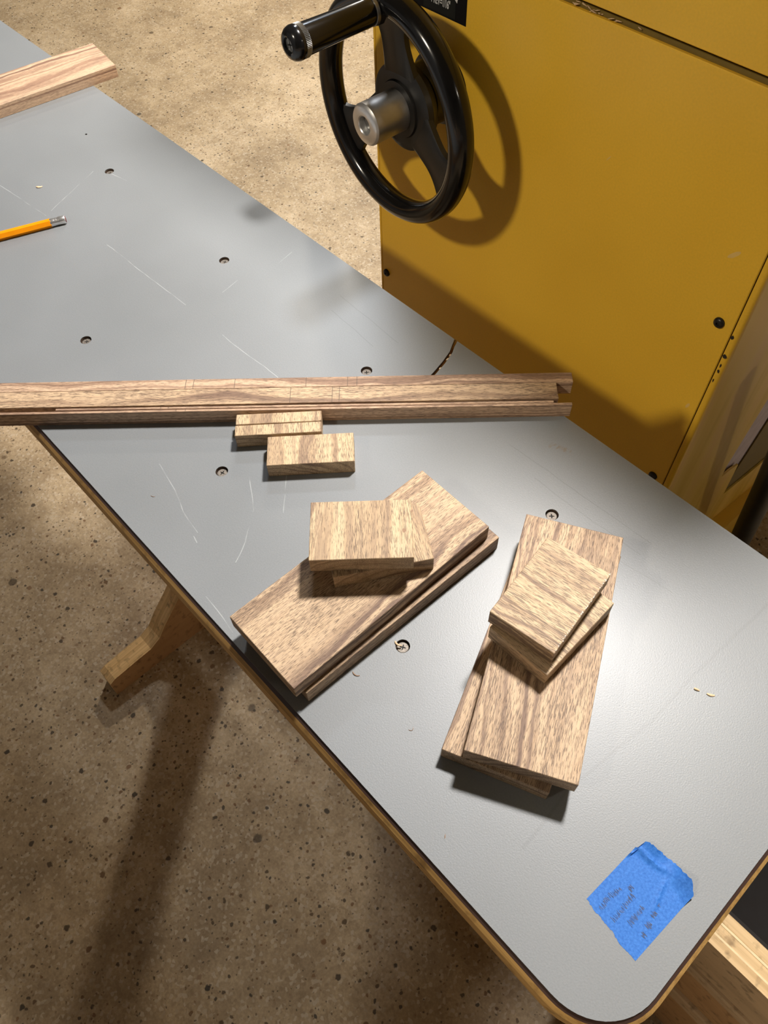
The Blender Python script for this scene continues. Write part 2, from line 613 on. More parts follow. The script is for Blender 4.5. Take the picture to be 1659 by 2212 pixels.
def table_outline(off, rad=38.0, notch=True):
    x0, x1, y0, y1 = TX0 - off, TX1 + off, TY0 - off, TY1 + off
    r = rad + off
    pts = []

    def arc(cx, cy, a0, a1, n=12):
        for i in range(n + 1):
            a = math.radians(a0 + (a1 - a0) * i / n)
            pts.append((cx + r * math.cos(a), cy + r * math.sin(a)))
    arc(x0 + r, y0 + r, 180, 270)
    arc(x1 - r, y0 + r, 270, 360)
    arc(x1 - r, y1 - r, 0, 90)
    # kerf: curved saw cut open to the far edge
    right = [(-333.6, y1), (-330.6, 375.5), (-326.9, 369.1), (-322.6, 356.0), (-319.4, 341.5), (-317.6, 329.0)]
    left = [(-320.2, 329.0), (-322.0, 341.0), (-325.3, 355.2), (-329.5, 368.6), (-333.6, 375.7), (-337.2, y1)]
    pts.extend(right)
    pts.extend(left)
    arc(x0 + r, y1 - r, 90, 180)
    return pts


table = empty('work_table', W(-740, 225.75, -850), 'long narrow grey table with golden wooden edge, all the walnut pieces lying on it', 'table')
TB = table.location.copy()


def tfr(x, y, z):                       # table-local frame
    return W(x, y, z) - TB


SCREWS = []
for i, sx in enumerate((-769.3, -564.8, -363.0, -159.4)):
    SCREWS.append((sx, 302.2))
for sx in (-564.6, -362.9, -159.9):
    SCREWS.append((sx, 149.8))
SCREWS += [(-973.0, 302.4), (-768.6, 149.6), (-972.0, 149.6)]
HR = 4.9
holes = [circle(x, y, HR) for x, y in SCREWS] + [circle(-848.7, 321.7, 1.3, 12)]
o0 = table_outline(0.0)
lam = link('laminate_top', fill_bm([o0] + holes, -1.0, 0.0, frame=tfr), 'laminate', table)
lam['label'] = 'scuffed grey laminate surface'


def loft(levels, name, mat, capb=None):
    bm = bmesh.new()
    rings = []
    for off, z in levels:
        rings.append([bm.verts.new(tfr(x, y, z)) for x, y in table_outline(off)])
    for a, b in zip(rings, rings[1:]):
        n = len(a)
        for i in range(n):
            j = (i + 1) % n
            bm.faces.new([a[i], a[j], b[j], b[i]])
    if capb is not None:
        ol = table_outline(levels[-1][0])
        tris = tessellate_polygon([[Vector((x, y, 0)) for x, y in ol]])
        for t in tris:
            bm.faces.new([rings[-1][i] for i in t])
    return link(name, bm, mat, table)


loft([(0.0, -0.9), (2.3, -3.0)], 'edge_band', 'phenolic')['label'] = 'dark brown bevelled edge line'
core = loft([(2.3, -3.0), (4.6, -6.0), (4.8, -22.5), (4.0, -24.0)], 'plywood_core', 'ply_edge', True)
core['label'] = 'golden plywood edge'

for (x, y) in SCREWS:
    link('countersink', lathe_bm([(HR, -0.2), (HR, -4.4), (0, -4.4)], 28, frame=lambda u, v, h, x=x, y=y: tfr(x + u, y + v, h)), 'hole', table, True)
link('pilot_hole', lathe_bm([(1.3, -0.2), (1.3, -8), (0, -8)], 12, frame=lambda u, v, h: tfr(-848.7 + u, 321.7 + v, h)), 'hole', table, True)
# bottom of the saw kerf
bm = bmesh.new()
kerf_floor = [(-338, 386), (-331, 386), (-314, 326), (-322, 326)]
fill_bm([kerf_floor], -20.0, -14.0, bm=bm, frame=tfr)
link('kerf_bottom', bm, 'dark_gap', table)

for (kx, ky, kr) in ((-324.6, 361.0, 1.5), (-326.4, 366.2, 1.0), (-321.2, 349.0, 1.2)):
    pts = [(kx + kr * math.cos(t) * random.uniform(.4, 1.1), ky + kr * 1.3 * math.sin(t) * random.uniform(.5, 1.1)) for t in [i * 2 * PI / 8 for i in range(8)]]
    link('torn_edge', fill_bm([pts], -2.0, -0.05, frame=tfr), 'chipwood', table)


def cross(cx, cy, arm, w, ang):
    pts = []
    for k in range(4):
        a = ang + k * PI / 2
        d = Vector((math.cos(a), math.sin(a)))
        n = Vector((-d.y, d.x))
        for q in (d * w * 0.5 - n * w * 0.5, d * arm - n * w * 0.38, d * (arm + 0.25), d * arm + n * w * 0.38):
            pts.append((cx + q.x, cy + q.y))
    return pts


for i, (x, y) in enumerate(SCREWS):
    ang = [0.75, 0.6, 0.95, 0.78, 0.9, 0.2, 0.55, 0.4, 0.7, 0.1][i]
    cr = cross(0, 0, 2.0, 0.95, ang)
    zt = -2.1
    fr = (lambda u, v, h, x=x, y=y: tfr(x + u * 0.93, y + v * 0.93, h))
    bmh = fill_bm([circle(0, 0, 3.9, 28), cr], zt - 1.0, zt, frame=fr)
    # chamfered rim of the countersunk head
    lathe_bm([(3.9, zt), (4.45, zt - 0.35), (4.45, -4.3)], 28, frame=fr, bm=bmh)
    s = link('screw', bmh, 'screw', table)
    link('cross_slot', fill_bm([[(a * 1.06, b * 1.06) for a, b in cr]], -4.3, zt - 0.75, frame=fr), 'slot', s)


# trestle legs of the table (curved plywood foot, post)
def trestle(x0, x1):
    half = [(-248, -850), (-246, -806), (-235, -800), (-186, -795), (-158, -793), (-136, -781), (-116, -755),
            (-86, -723), (-66, -700), (-52, -660), (-46, -600), (-44, -24.2)]
    outl = [(225.75 + a, b) for a, b in half] + [(225.75 - a, b) for a, b in reversed(half)]
    # two laminated 18 mm sheets
    xm = (x0 + x1) / 2
    for k, (xa, xb) in enumerate(((x0, xm - 0.15), (xm + 0.15, x1))):
        fr = (lambda a, b, c: W(c, a, b) - TB)
        bmx = fill_bm([outl], xa, xb, cap0=True, frame=fr)
        o = link('trestle_leg', bmx, 'trestle_face', table)
        # lamination shows on the sawn profile
        o.data.materials.append(M['trestle_edge'])
        for f in o.data.polygons:
            if abs(f.normal.x) < 0.5:
                f.material_index = 1


trestle(-757, -722)
trestle(-1550, -1515)

# ------------------------------------------------------------------ the yellow machine
MP = 594.0                      # front plane of its side panel (mm)
mach = empty('woodworking_machine', W(-425, 900, -850), 'tall mustard yellow woodworking machine with bolted side panel beyond the table', 'machine')
MB = mach.location.copy()


def mfr(x, y, z):
    return W(x, y, z) - MB


def mbox(name, x0, x1, y0, y1, z0, z1, mat, bevel=0.8, segs=1, parent=None):
    bm = box_bm(x0, x1, y0, y1, z0, z1, bevel, segs)
    d = W(0, 0, 0) - MB
    for v in bm.verts:
        v.co += d
    return link(name, bm, mat, parent or mach)


MTOP = 540.0
mbox('cabinet_body', -664, -192, MP + 9, 1200, -848, MTOP - 30, 'dark_gap', 0)
mbox('side_panel', -664.5, -185.8, MP, MP + 6, -830, 174.5, 'yellow', 0.8)
mbox('upper_side_panel', -664.5, -185.8, MP, MP + 6, 181.5, MTOP, 'yellow', 0.8)
mbox('back_corner_post', -668.5, -665.2, MP + 0.5, 1200, -850, MTOP, 'yellow', 0.5)
mbox('gap_sill', -664, -186, MP + 3.5, MP + 8.5, 174.6, 178.6, 'yellow_shade', 0)  # olive strip carries the painted shade of the gap
mbox('top_cover', -668, -176, MP + 1, 1200, MTOP + 0.5, MTOP + 40, 'yellow', 6, 2)
mbox('shadow_housing', -385, -178, MP + 2, 1190, MTOP + 40.5, MTOP + 128, 'yellow', 8, 2)  # unseen block added to widen the machine's shadow on the table
mbox('base_plinth', -668, -180, MP + 10, 1200, -850, -836, 'black_satin', 1)

# end face of the machine (faces +X): sheet with a rolled corner and openings
FX = -178.0
prof = [(-184.6, MP + 0.3), (-181.5, MP + 0.6), (-179.3, MP + 1.8), (-178.2, MP + 4.0), (-178.0, MP + 8.0)]
bm = bmesh.new()
r1 = [bm.verts.new(mfr(x, y, -850)) for x, y in prof]
r2 = [bm.verts.new(mfr(x, y, MTOP)) for x, y in prof]
for i in range(len(prof) - 1):
    bm.faces.new([r1[i], r1[i + 1], r2[i + 1], r2[i]])
cp = link('corner_edge', bm, 'yellow', mach, True)
fr = (lambda a, b, c: mfr(c, a, b))
outer = [(MP + 8, -850), (1200, -850), (1200, MTOP), (MP + 8, MTOP)]
hole1 = [(801, -419), (806, -448), (832, -455), (862, -470), (870, -520), (876, -561), (930, -580), (1042, -615), (1170, -650), (1170, -150), (838, -150), (821, -292)]
link('end_panel', fill_bm([outer, hole1], FX - 3, FX, cap0=True, frame=fr), 'yellow_reflect', mach)
link('inner_slot_panel', fill_bm([[(780, -640), (925, -640), (925, -130), (780, -130)]], FX - 9, FX - 6, cap0=True, frame=fr), 'lavender', mach)
link('inner_web', fill_bm([[(872, -560), (896, -470), (912, -380), (925, -140), (1190, -140), (1190, -700), (872, -640)]], FX - 5.5, FX - 3.5, cap0=True, frame=fr), 'yellow_shade', mach)
# sloping foot flange beneath the openings
bm = bmesh.new()
pts = [(850, -640), (1190, -760), (1190, -850), (760, -850)]
fill_bm([pts], FX, FX + 24, cap0=True, frame=fr, bm=bm)
link('foot_flange', bm, 'yellow', mach)
for (bx, bz, big) in ((-200, -28, 1), (-656, -236, 0), (-200, -266, 1), (-656, 90, 0)):
    r = 5.4
    fr = (lambda u, v, h, bx=bx, bz=bz: mfr(bx + u, MP - h, bz + v))
    b = link('button_head_bolt', lathe_bm([(r, -0.2), (r, 1.2), (r * 0.93, 2.3), (r * 0.72, 3.2), (r * 0.42, 3.7), (1.7, 3.75), (1.7, 2.0), (0, 2.0)], 28, frame=fr), 'bolt', mach, True)
# paint chips along the corner
for k, (cy_, cz, a, b) in enumerate(((-186.5, 28, 0.6, 2.0), (-183.6, -36, 1.8, 2.4), (-182.4, -60, 2.2, 2.6), (-182.2, -72, 1.0, 2.4), (-182.0, -79, 1.2, 2.2), (-183.0, -92, 0.9, 2.6))[1:]):
    pts = [(cy_ + a * math.cos(t) * random.uniform(.5, 1.2), cz + b * math.sin(t) * random.uniform(.5, 1.3)) for t in [i * 2 * PI / 9 for i in range(9)]]
    fr = (lambda u, v, h: mfr(u, MP + 0.25 - h, v))
    link('paint_chip', fill_bm([pts], 0.0, 0.35, frame=fr), 'chip', mach)
# pale scuffs on the side panel
for (sx, sz, ra, rb, tl) in ((-211.6, 41, 2.2, 7.0, 0.75), (-196, -140, 1.6, 4.0, 0.3), (-353, 68, 0.5, 3.5, 0.6)):
    pts = []
    for i in range(16):
        t = i * 2 * PI / 16
        a, b = ra * math.cos(t) * random.uniform(.85, 1.1), rb * math.sin(t)
        pts.append((sx + a * math.cos(tl) + b * math.sin(tl), sz - a * math.sin(tl) + b * math.cos(tl)))
    link('paint_scuff', fill_bm([pts], -0.3, 0.06, frame=lambda u, v, h: mfr(u, MP - h, v)), 'scuff', mach)
# packed shavings in the gap above the side panel
bm = bmesh.new()
for k in range(16):
    x = -418 + abs(random.gauss(0, 24))
    z = 175.5 + random.uniform(0.3, 3)
    L = random.uniform(2, 6)
    a = random.uniform(-0.6, 0.6)
    c = mfr(x, MP + random.uniform(0.5, 3), z)
    d = Vector((math.cos(a), 0.1, math.sin(a))) * L / 1000
    tube_bm([c - d * .5, c, c + d * .5], [0.0004, 0.0009, 0.0003], 5, bm=bm, squash=0.4)
o = link('packed_shavings', bm, 'chipwood', mach)
o['kind'] = 'stuff'
# decal with lettering
dc = mbox('instruction_decal', -700 + 66, -535.4, MP - 0.25, MP, 121.6, 172, 'decal', 0)
gx = mbox('charcoal_box', -592, -549.5, MP - 0.40, MP - 0.2, 123.5, 150, 'decal_grey', 0, parent=mach)
gx.parent = dc


def text_mesh(s, size, sx):
    cu = bpy.data.curves.new('txt', 'FONT')
    cu.body = s
    cu.size = size
    cu.extrude = 0.00005
    cu.offset = 0.0002
    to = bpy.data.objects.new('txt', cu)
    C.objects.link(to)
    dg = bpy.context.evaluated_depsgraph_get()
    dg.update()
    me = bpy.data.meshes.new_from_object(to.evaluated_get(dg))
    bpy.data.objects.remove(to)
    for v in me.vertices:
        v.co.x *= sx
    return me


me = text_mesh('1 REV=1/16"', 0.0100, 0.50)
xmax = max(v.co.x for v in me.vertices)
for v in me.vertices:
    x, y = v.co.x, v.co.y
    v.co = mfr(-556.6 + (x - xmax) * 1000, MP - 0.45 - v.co.z * 1000, 130.2 + y * 1000)
link('lettering', me, 'ink', dc)
link('arrow', fill_bm([[(-547.8, 138.2), (-545.5, 149), (-556.0, 144.5)]], 0.3, 0.5, frame=lambda u, v, h: mfr(u, MP - h, v)), 'ink', dc)
# spindle boss the wheel turns on
fr = (lambda u, v, h: mfr(-564.7 + u, MP - h, 55.4 + v))
link('spindle_boss', lathe_bm([(36, -1), (36, 6), (31, 9), (30, 35), (26, 37.5), (0, 37.5)], 48, frame=fr), 'black_satin', mach, True)

# black hose standing behind the table by the machine
hose = tube_bm([W(-116, 690, -110), W(-116, 735, -260), W(-115, 771, -370), W(-115, 836, -568), W(-114, 880, -720), W(-113, 905, -849)], 0.0155, 20)
hb = empty('black_hose', W(-113, 905, -850), 'black rubber hose standing upright against the end of the yellow machine', 'hose')
for v in hose.verts:
    v.co -= hb.location
link('hose_tube', hose, 'rubber', hb, True)
cuff = tube_bm([W(-113.2, 903, -838) - hb.location, W(-113, 905, -849.5) - hb.location], 0.020, 24)
link('cuff', cuff, 'rubber', hb, True)

# ------------------------------------------------------------------ handwheel
WX, WY, WZ = -564.7, 524.4, 55.4
wheel = empty('handwheel', W(WX, WY, WZ - 113), 'glossy black handwheel with revolving handle on the yellow side panel', 'handwheel')
HB = wheel.location.copy()
WYAW = -0.065


def wfr(u, v, h):
    """u along the panel, v up, h towards the viewer from the rim plane (mm)"""
    c, s = math.cos(WYAW), math.sin(WYAW)
    x = u * c + h * s
    y = u * s - h * c
    return W(WX + x, WY + y, WZ + v) - HB


bm = bmesh.new()
NR, NS = 120, 20
RR = 101.0
grid = []
for i in range(NR):
    a = 2 * PI * i / NR
    row = []
    for k in range(NS):
        b = 2 * PI * k / NS
        rr = RR + 11.5 * math.cos(b)
        row.append(bm.verts.new(wfr(rr * math.cos(a), rr * math.sin(a), 13.0 * math.sin(b))))
    grid.append(row)
for i in range(NR):
    for k in range(NS):
        i2, k2 = (i + 1) % NR, (k + 1) % NS
        bm.faces.new([grid[i][k], grid[i2][k], grid[i2][k2], grid[i][k2]])
link('rim', bm, 'black_gloss', wheel, True)

# three flared spokes
SP = (94.0, 214.0, 334.0)
for ang in SP:
    a = math.radians(ang)
    d = (math.cos(a), math.sin(a))
    n = (-d[1], d[0])
    bm = bmesh.new()
    rows = []
    NQ = 18
    for i in range(NQ + 1):
        t = i / NQ
        r = 24 + t * 72
        hw = 15.5 + 10.0 * (1 - t) ** 2.2 + 17.0 * max(0, (t - 0.45) / 0.55) ** 2.4
        h = -16 + 13 * t
        th = 5.0
        row = []
        for q in (-1, -0.82, 0.82, 1):
            hh = h + (th if abs(q) < 1 else th - 2.2)
            row.append(bm.verts.new(wfr(d[0] * r + n[0] * hw * q, d[1] * r + n[1] * hw * q, hh)))
        for q in (1, 0.82, -0.82, -1):
            hh = h - (th if abs(q) < 1 else th - 2.2)
            row.append(bm.verts.new(wfr(d[0] * r + n[0] * hw * q, d[1] * r + n[1] * hw * q, hh)))
        rows.append(row)
    for A, B in zip(rows, rows[1:]):
        for k in range(8):
            bm.faces.new([A[k], A[(k + 1) % 8], B[(k + 1) % 8], B[k]])
    bm.faces.new(rows[0])
    bm.faces.new(rows[-1][::-1])
    link('spoke', bm, 'black_satin', wheel, True)
link('hub', lathe_bm([(0, -30), (34, -30), (38, -27), (43, -18), (42, -12), (36, -9.5), (28, -9), (27, -6.5), (22, -6), (0, -6)], 56, frame=wfr), 'black_satin', wheel, True)
kn = link('aluminium_knob', lathe_bm([(20.3, -8), (20.3, 33.5), (18.6, 35.4), (16.6, 36.0)], 64, frame=wfr), 'alu', wheel, True)
kn['label'] = 'turned aluminium centre knob'
link('knob_face', lathe_bm([(18.7, 35.3), (17.2, 36.3), (9.6, 36.3), (8.6, 35.4), (8.2, 28)], 64, frame=wfr), 'alu_bright', kn, True)
link('knob_bolt', lathe_bm([(8.2, 29), (6.5, 30.0), (6.0, 30.0), (0, 29.8)], 40, frame=wfr), 'knurl', kn, True)
# the revolving handle, axis towards the viewer
HX, HZ = -8.6, 95.0
hfr = (lambda u, v, h: wfr(HX + u - 0.0, HZ + v, h))
hd = link('handle', lathe_bm([(10.2, 14), (11.6, 17), (12.0, 24), (12.3, 50), (13.0, 80), (13.3, 92.5)], 48, frame=hfr), 'black_gloss', wheel, True)
link('handle_collar', lathe_bm([(12.5, 6), (12.5, 14), (10.0, 14.6)], 6, frame=hfr), 'black_satin', hd)
link('base_ring', lathe_bm([(10.0, 13.5), (12.2, 14.0), (12.2, 17.2), (11.0, 17.6)], 48, frame=hfr), 'knurl', hd, True)
# knurled ring
bm = bmesh.new()
NK = 72
ra, rb = [], []
for i in range(NK * 2):
    r = 14.2 if i % 2 else 13.5
    a = PI * i / NK
    ra.append(bm.verts.new(hfr(r * math.cos(a), r * math.sin(a), 91.5)))
    rb.append(bm.verts.new(hfr(r * math.cos(a), r * math.sin(a), 96.5)))
for i in range(NK * 2):
    j = (i + 1) % (NK * 2)
    bm.faces.new([ra[i], ra[j], rb[j], rb[i]])
bm.faces.new(ra[::-1])
bm.faces.new(rb)
link('knurled_ring', bm, 'knurl', hd)
link('end_cap', lathe_bm([(13.6, 96), (14.4, 97.5), (14.5, 100.5), (13.4, 104.0), (11.0, 106.8), (8.0, 107.8), (6.6, 107.2), (6.1, 104.0), (0, 104.0)], 56, frame=hfr), 'black_gloss', hd, True)
cr = cross(0, 0, 4.2, 1.5, 0.3)
link('handle_screw', fill_bm([circle(0, 0, 5.9, 28), cr], 103.6, 105.0, frame=hfr), 'knurl', hd)


# ------------------------------------------------------------------ walnut pieces
def board(name, label, cx, cy, ang, L, Wd, T, z, mat, group, dx=0, tilt=0.0, bevel=0.35):
    bm = box_bm(-L / 2, L / 2, -Wd / 2, Wd / 2, 0, T, bevel, 1)
    o = link(name, bm, mat)
    o.location = W(cx, cy, z)
    o.rotation_euler = (0, 0, math.radians(ang))
    tag(o, label, 'wood piece', group)
    return o


GB, GS, GT, GL = 'large walnut boards', 'small square walnut blocks', 'short walnut offcuts', 'long walnut strips'
n = Vector((math.cos(math.radians(88.1 + 90)), math.sin(math.radians(88.1 + 90))))
bxc = Vector((-171.0, 165.7)) + n * 33.5
board('walnut_board', 'bottom walnut board of the left stack, mostly hidden, lying on the grey table', bxc.x, bxc.y, 88.1, 173, 67, 14, 0.05, 'walnut', GB)
board('walnut_board', 'walnut board under the two level blocks, upper of the left pair', -208.6, 160.2, 89.1, 173, 67, 14, 14.1, 'walnut', GB)
board('walnut_board', 'bottom walnut board of the right stack, its left edge and near corner showing', -95.2, 208.6, 113.8, 173, 67, 14, 0.05, 'walnut', GB)
board('walnut_board', 'walnut board under the tilted blocks, upper of the right pair by the hidden screw', -91.6, 213.4, 119.1, 173, 67, 14, 14.1, 'walnut', GB)
board('walnut_block', 'lower of the two small walnut blocks crossing the left boards', -213.6, 177.9, 148.5, 45.5, 67, 14, 28.2, 'walnut_block', GS)
blkC = board('walnut_block', 'topmost small walnut block of the left stack, a dark knot near its corner', -219.6, 169.9, 138.1, 45.0, 67, 14, 42.3, 'walnut_block', GS)
board('walnut_block', 'lower of the two small walnut blocks resting on the right boards', -96.8, 218.6, 2.0, 45.0, 67, 14, 28.2, 'walnut_block', GS)
blkG = board('walnut_block', 'topmost small walnut block of the right stack with pale crumbs along one edge', -104.2, 222.9, 8.8, 45.4, 67, 14, 42.3, 'walnut_block', GS)
board('walnut_offcut', 'narrow walnut offcut nearest the long strips, behind its twin', -363.9, 209.8, 139.3, 10.4, 67.5, 14, 0.05, 'walnut_block', GT)
board('walnut_offcut', 'narrow walnut offcut between its twin and the wider offcut', -355.4, 202.4, 139.6, 10.4, 67.8, 14, 0.05, 'walnut_block', GT)
board('walnut_offcut', 'widest of the three short walnut offcuts in front of the long strips', -322.3, 207.6, 139.6, 28, 66.7, 14, 0.05, 'walnut_block', GT)



def to_local(o, ang, cx, cy, x, y):
    a = math.radians(-ang)
    dx, dy = x - cx, y - cy
    return dx * math.cos(a) - dy * math.sin(a), dx * math.sin(a) + dy * math.cos(a)


# small knots and worm holes on the topmost left block
for (x, y, ra, rb) in ((-206.8, 203.7, 1.3, 0.6), (-199.5, 189.4, 1.7, 1.2), (-246.7, 169.9, 0.5, 0.4)):
    lx, ly = to_local(blkC, 138.1, -219.6, 169.9, x, y)
    pts = [(lx + ra * math.cos(t) * random.uniform(.6, 1.2), ly + rb * math.sin(t) * random.uniform(.6, 1.2)) for t in [i * 2 * PI / 11 for i in range(11)]]
    link('knot', fill_bm([pts], 13.9, 14.04), 'chipdark', blkC)
# sawdust crumbs along the end-grain edge of the topmost right block
bm = bmesh.new()
for k in range(60):
    t = random.random()
    x, y = -87.0 + (10.3) * t, 259.3 + (-65.7) * t
    lx, ly = to_local(blkG, 8.8, -104.2, 222.9, x, y)
    lx -= random.uniform(0.0, 1.0)
    r = random.uniform(0.15, 0.42)
    m4 = Matrix.Translation(mmv((lx, ly, 14.0 + r * 0.5))) @ Matrix.Diagonal((1, 1.6, 0.8, 1))
    bmesh.ops.create_icosphere(bm, subdivisions=1, radius=r / 1000, matrix=m4)
cr_ = link('sawdust_crumbs', bm, 'crumb', blkG)
cr_['kind'] = 'stuff'

UD = Vector((0.682, 0.7314))
ND = Vector((0.7314, -0.682))
STR = [  # d0, d1, u0, u1, height, label
    (-452.0, -441.55, -520, 141.4, 14.0, 'farthest of the long walnut strips with pencil ticks across its top', 0.0),
    (-440.85, -424.0, -540, 127.5, 14.4, 'widest of the long walnut strips, second from the far side', 0.0),
    (-423.1, -420.9, -276, 123.5, 13.3, 'very thin walnut strip squeezed behind the nearest strip, shortest of the bundle', -0.0016),
    (-419.6, -417.2, -500, 137.6, 14.0, 'nearest of the long walnut strips, thin and standing on edge', 0.0),
]
strips = []
for d0, d1, u0, u1, h, lb, da in STR:
    dm, um = (d0 + d1) / 2, (u0 + u1) / 2
    c = UD * um + ND * dm
    L = u1 - u0
    o = board('walnut_strip', lb, c.x, c.y, math.degrees(math.atan2(UD.y, UD.x) + da), L, d1 - d0, h, 0.05, 'walnut_strip', GL, bevel=0.25)
    if h > 14.2:
        o.data.materials[0] = M['walnut']
    strips.append((o, um, d1 - d0, h))
# pencil ticks across the strips
MARKS = [(0, (-445.3, 177.5)), (0, (-440.8, 182.1)), (0, (-417.8, 207.0)), (0, (-377.6, 249.5)), (0, (-354.6, 274.5)), (0, (-349.3, 279.9)),
         (1, (-375.3, 231.0)), (1, (-353.4, 256.9)), (1, (-349.4, 260.9)), (2, (-437.0, 146.5)), (2, (-433.0, 151.3)), (3, (-426.8, 155.0)), (3, (-421.6, 160.4))]
for k, pt in MARKS:
    o, um, wd, h = strips[k]
    u = Vector(pt).dot(UD) - um
    link('pencil_mark', box_bm(u - 0.22, u + 0.22, -wd / 2 + 0.3, wd / 2 - 0.3, h - 0.05, h + 0.03), 'pencil_line', o)
# the source board at the far end of the table
ta = math.degrees(math.atan2(414.8 - 274.1, -927.9 + 946.7))
g = Vector((math.cos(math.radians(ta)), math.sin(math.radians(ta))))
nn = Vector((-g.y, g.x))
e = Vector((-927.9, 414.8))
c = e - g * 170 + nn * 33.0
board('walnut_stock_board', 'long striped walnut board overhanging the far edge at the upper left', c.x, c.y, ta, 340, 66, 14, 0.05, 'walnut_stock', GB)

# ------------------------------------------------------------------ pencil
pa = math.atan2(60.6, 22.6)
pen = empty('pencil', W(-724.6, 224.6, 0.0), 'orange hexagonal pencil with silver ferrule lying on the grey table', 'pencil', rotz=pa)
# local x runs from the eraser end (0) backwards to the tip (-)
R = 4.25
zc = R * math.cos(PI / 6)


def hexring(bm, x, r):
    return [bm.verts.new(mmv((x, r * math.cos(PI / 3 * k), zc + r * math.sin(PI / 3 * k)))) for k in range(6)]


bm = bmesh.new()
A = hexring(bm, -14.5, R)
B = hexring(bm, -140, R)
for k in range(6):
    bm.faces.new([A[k], A[(k + 1) % 6], B[(k + 1) % 6], B[k]])
bm.faces.new(A)
bm.faces.new(B)
link('painted_barrel', bm, 'pencil_paint', pen)
xfr = (lambda u, v, h: mmv((h, u, zc + v)))
link('ferrule', lathe_bm([(3.75, -15.2), (3.95, -14.6), (3.95, -11), (3.7, -10.2), (3.95, -9.4), (3.7, -8.6), (3.7, -7.6), (4.05, -6.8), (4.05, -1.0), (3.8, -0.4), (3.2, -0.4)], 24, frame=xfr), 'ferrule', pen, True)
link('eraser', lathe_bm([(3.3, -1.5), (3.3, -0.1), (2.4, 0.35), (0, 0.4)], 20, frame=xfr), 'eraser', pen, True)
link('sharpened_cone', lathe_bm([(3.75, -139.8), (1.0, -156.5)], 24, frame=xfr), 'bare_wood', pen, True)
link('graphite_tip', lathe_bm([(1.05, -156.2), (0.15, -161.0), (0, -161.1)], 16, frame=xfr), 'graphite', pen, True)

# ------------------------------------------------------------------ blue tape with scribbled note
tape = empty('masking_tape', W(40, 139, 0), 'torn piece of blue masking tape with pencilled note near the rounded corner', 'tape')
TO = W(40, 139, 0)
NU, NV = 36, 48


def lerp_edge(pts, x):
    for (x0, y0), (x1, y1) in zip(pts, pts[1:]):
        if x0 <= x <= x1:
            return y0 + (y1 - y0) * (x - x0) / (x1 - x0)
    return pts[-1][1] if x > pts[-1][0] else pts[0][1]


low = [(0, 118.3), (0.19, 116.8), (0.35, 116.4), (0.52, 116.0), (0.62, 114.6), (0.73, 114.0), (0.86, 113.8), (1, 113.4)]
top = [(0, 159.5), (0.03, 160.5), (0.06, 166.3), (0.2, 167.3), (0.36, 168.2), (0.55, 168.9), (0.66, 168.2), (0.72, 167.2), (0.82, 167.2), (0.9, 165.2), (0.97, 163.0), (1, 161.5)]


def tape_z(u, v, y):
    # flat on the table, lifted and buckled along the torn far edge
    l = max(0.0, (v - 0.80) / 0.20)
    z = 0.12 + 5.6 * l ** 1.5 * (0.55 + 0.45 * math.sin(u * 9.0 + 0.6)) * (0.5 + u * 0.6)
    z += 1.3 * math.exp(-((v - 0.90 + 0.05 * math.sin(u * 5)) / 0.03) ** 2) * (1 if u < 0.55 else 0.3) * (1 - abs(u - 0.25) * 1.4 if u < 0.6 else 0.3)
    # diagonal wrinkle
    z += 0.75 * math.exp(-((u - 0.62 - 0.45 * (0.78 - v)) / 0.025) ** 2) * max(0, min(1, (v - 0.45) / 0.12)) * max(0, min(1, (0.85 - v) / 0.1))
    z += 0.5 * math.exp(-((u - 0.86) / 0.03) ** 2) * max(0, (v - 0.7) / 0.3)
    return z


bm = bmesh.new()
vs = []
for i in range(NU + 1):
    u = i / NU
    xl = 20.9 + (57.9 - 20.9) * u
    xt = 22.9 + (60.3 - 22.9) * u
    yl = lerp_edge(low, u) + random.uniform(-0.35, 0.35)
    yt = lerp_edge(top, u) + random.uniform(-0.45, 0.45)
    col_ = []
    for j in range(NV + 1):
        v = j / NV
        x = xl + (xt - xl) * v
        y = yl + (yt - yl) * v
        z = max(0.12, tape_z(u, v, y))
        col_.append(bm.verts.new(W(x, y, z) - TO))
    vs.append(col_)
for i in range(NU):
    for j in range(NV):
        bm.faces.new([vs[i][j], vs[i + 1][j], vs[i + 1][j + 1], vs[i][j + 1]])
geom = bm.faces[:]
r = bmesh.ops.extrude_face_region(bm, geom=geom)
for v in [g for g in r['geom'] if isinstance(g, bmesh.types.BMVert)]:
    v.co.z -= 0.00009
link('tape_strip', bm, 'tape', tape, True)
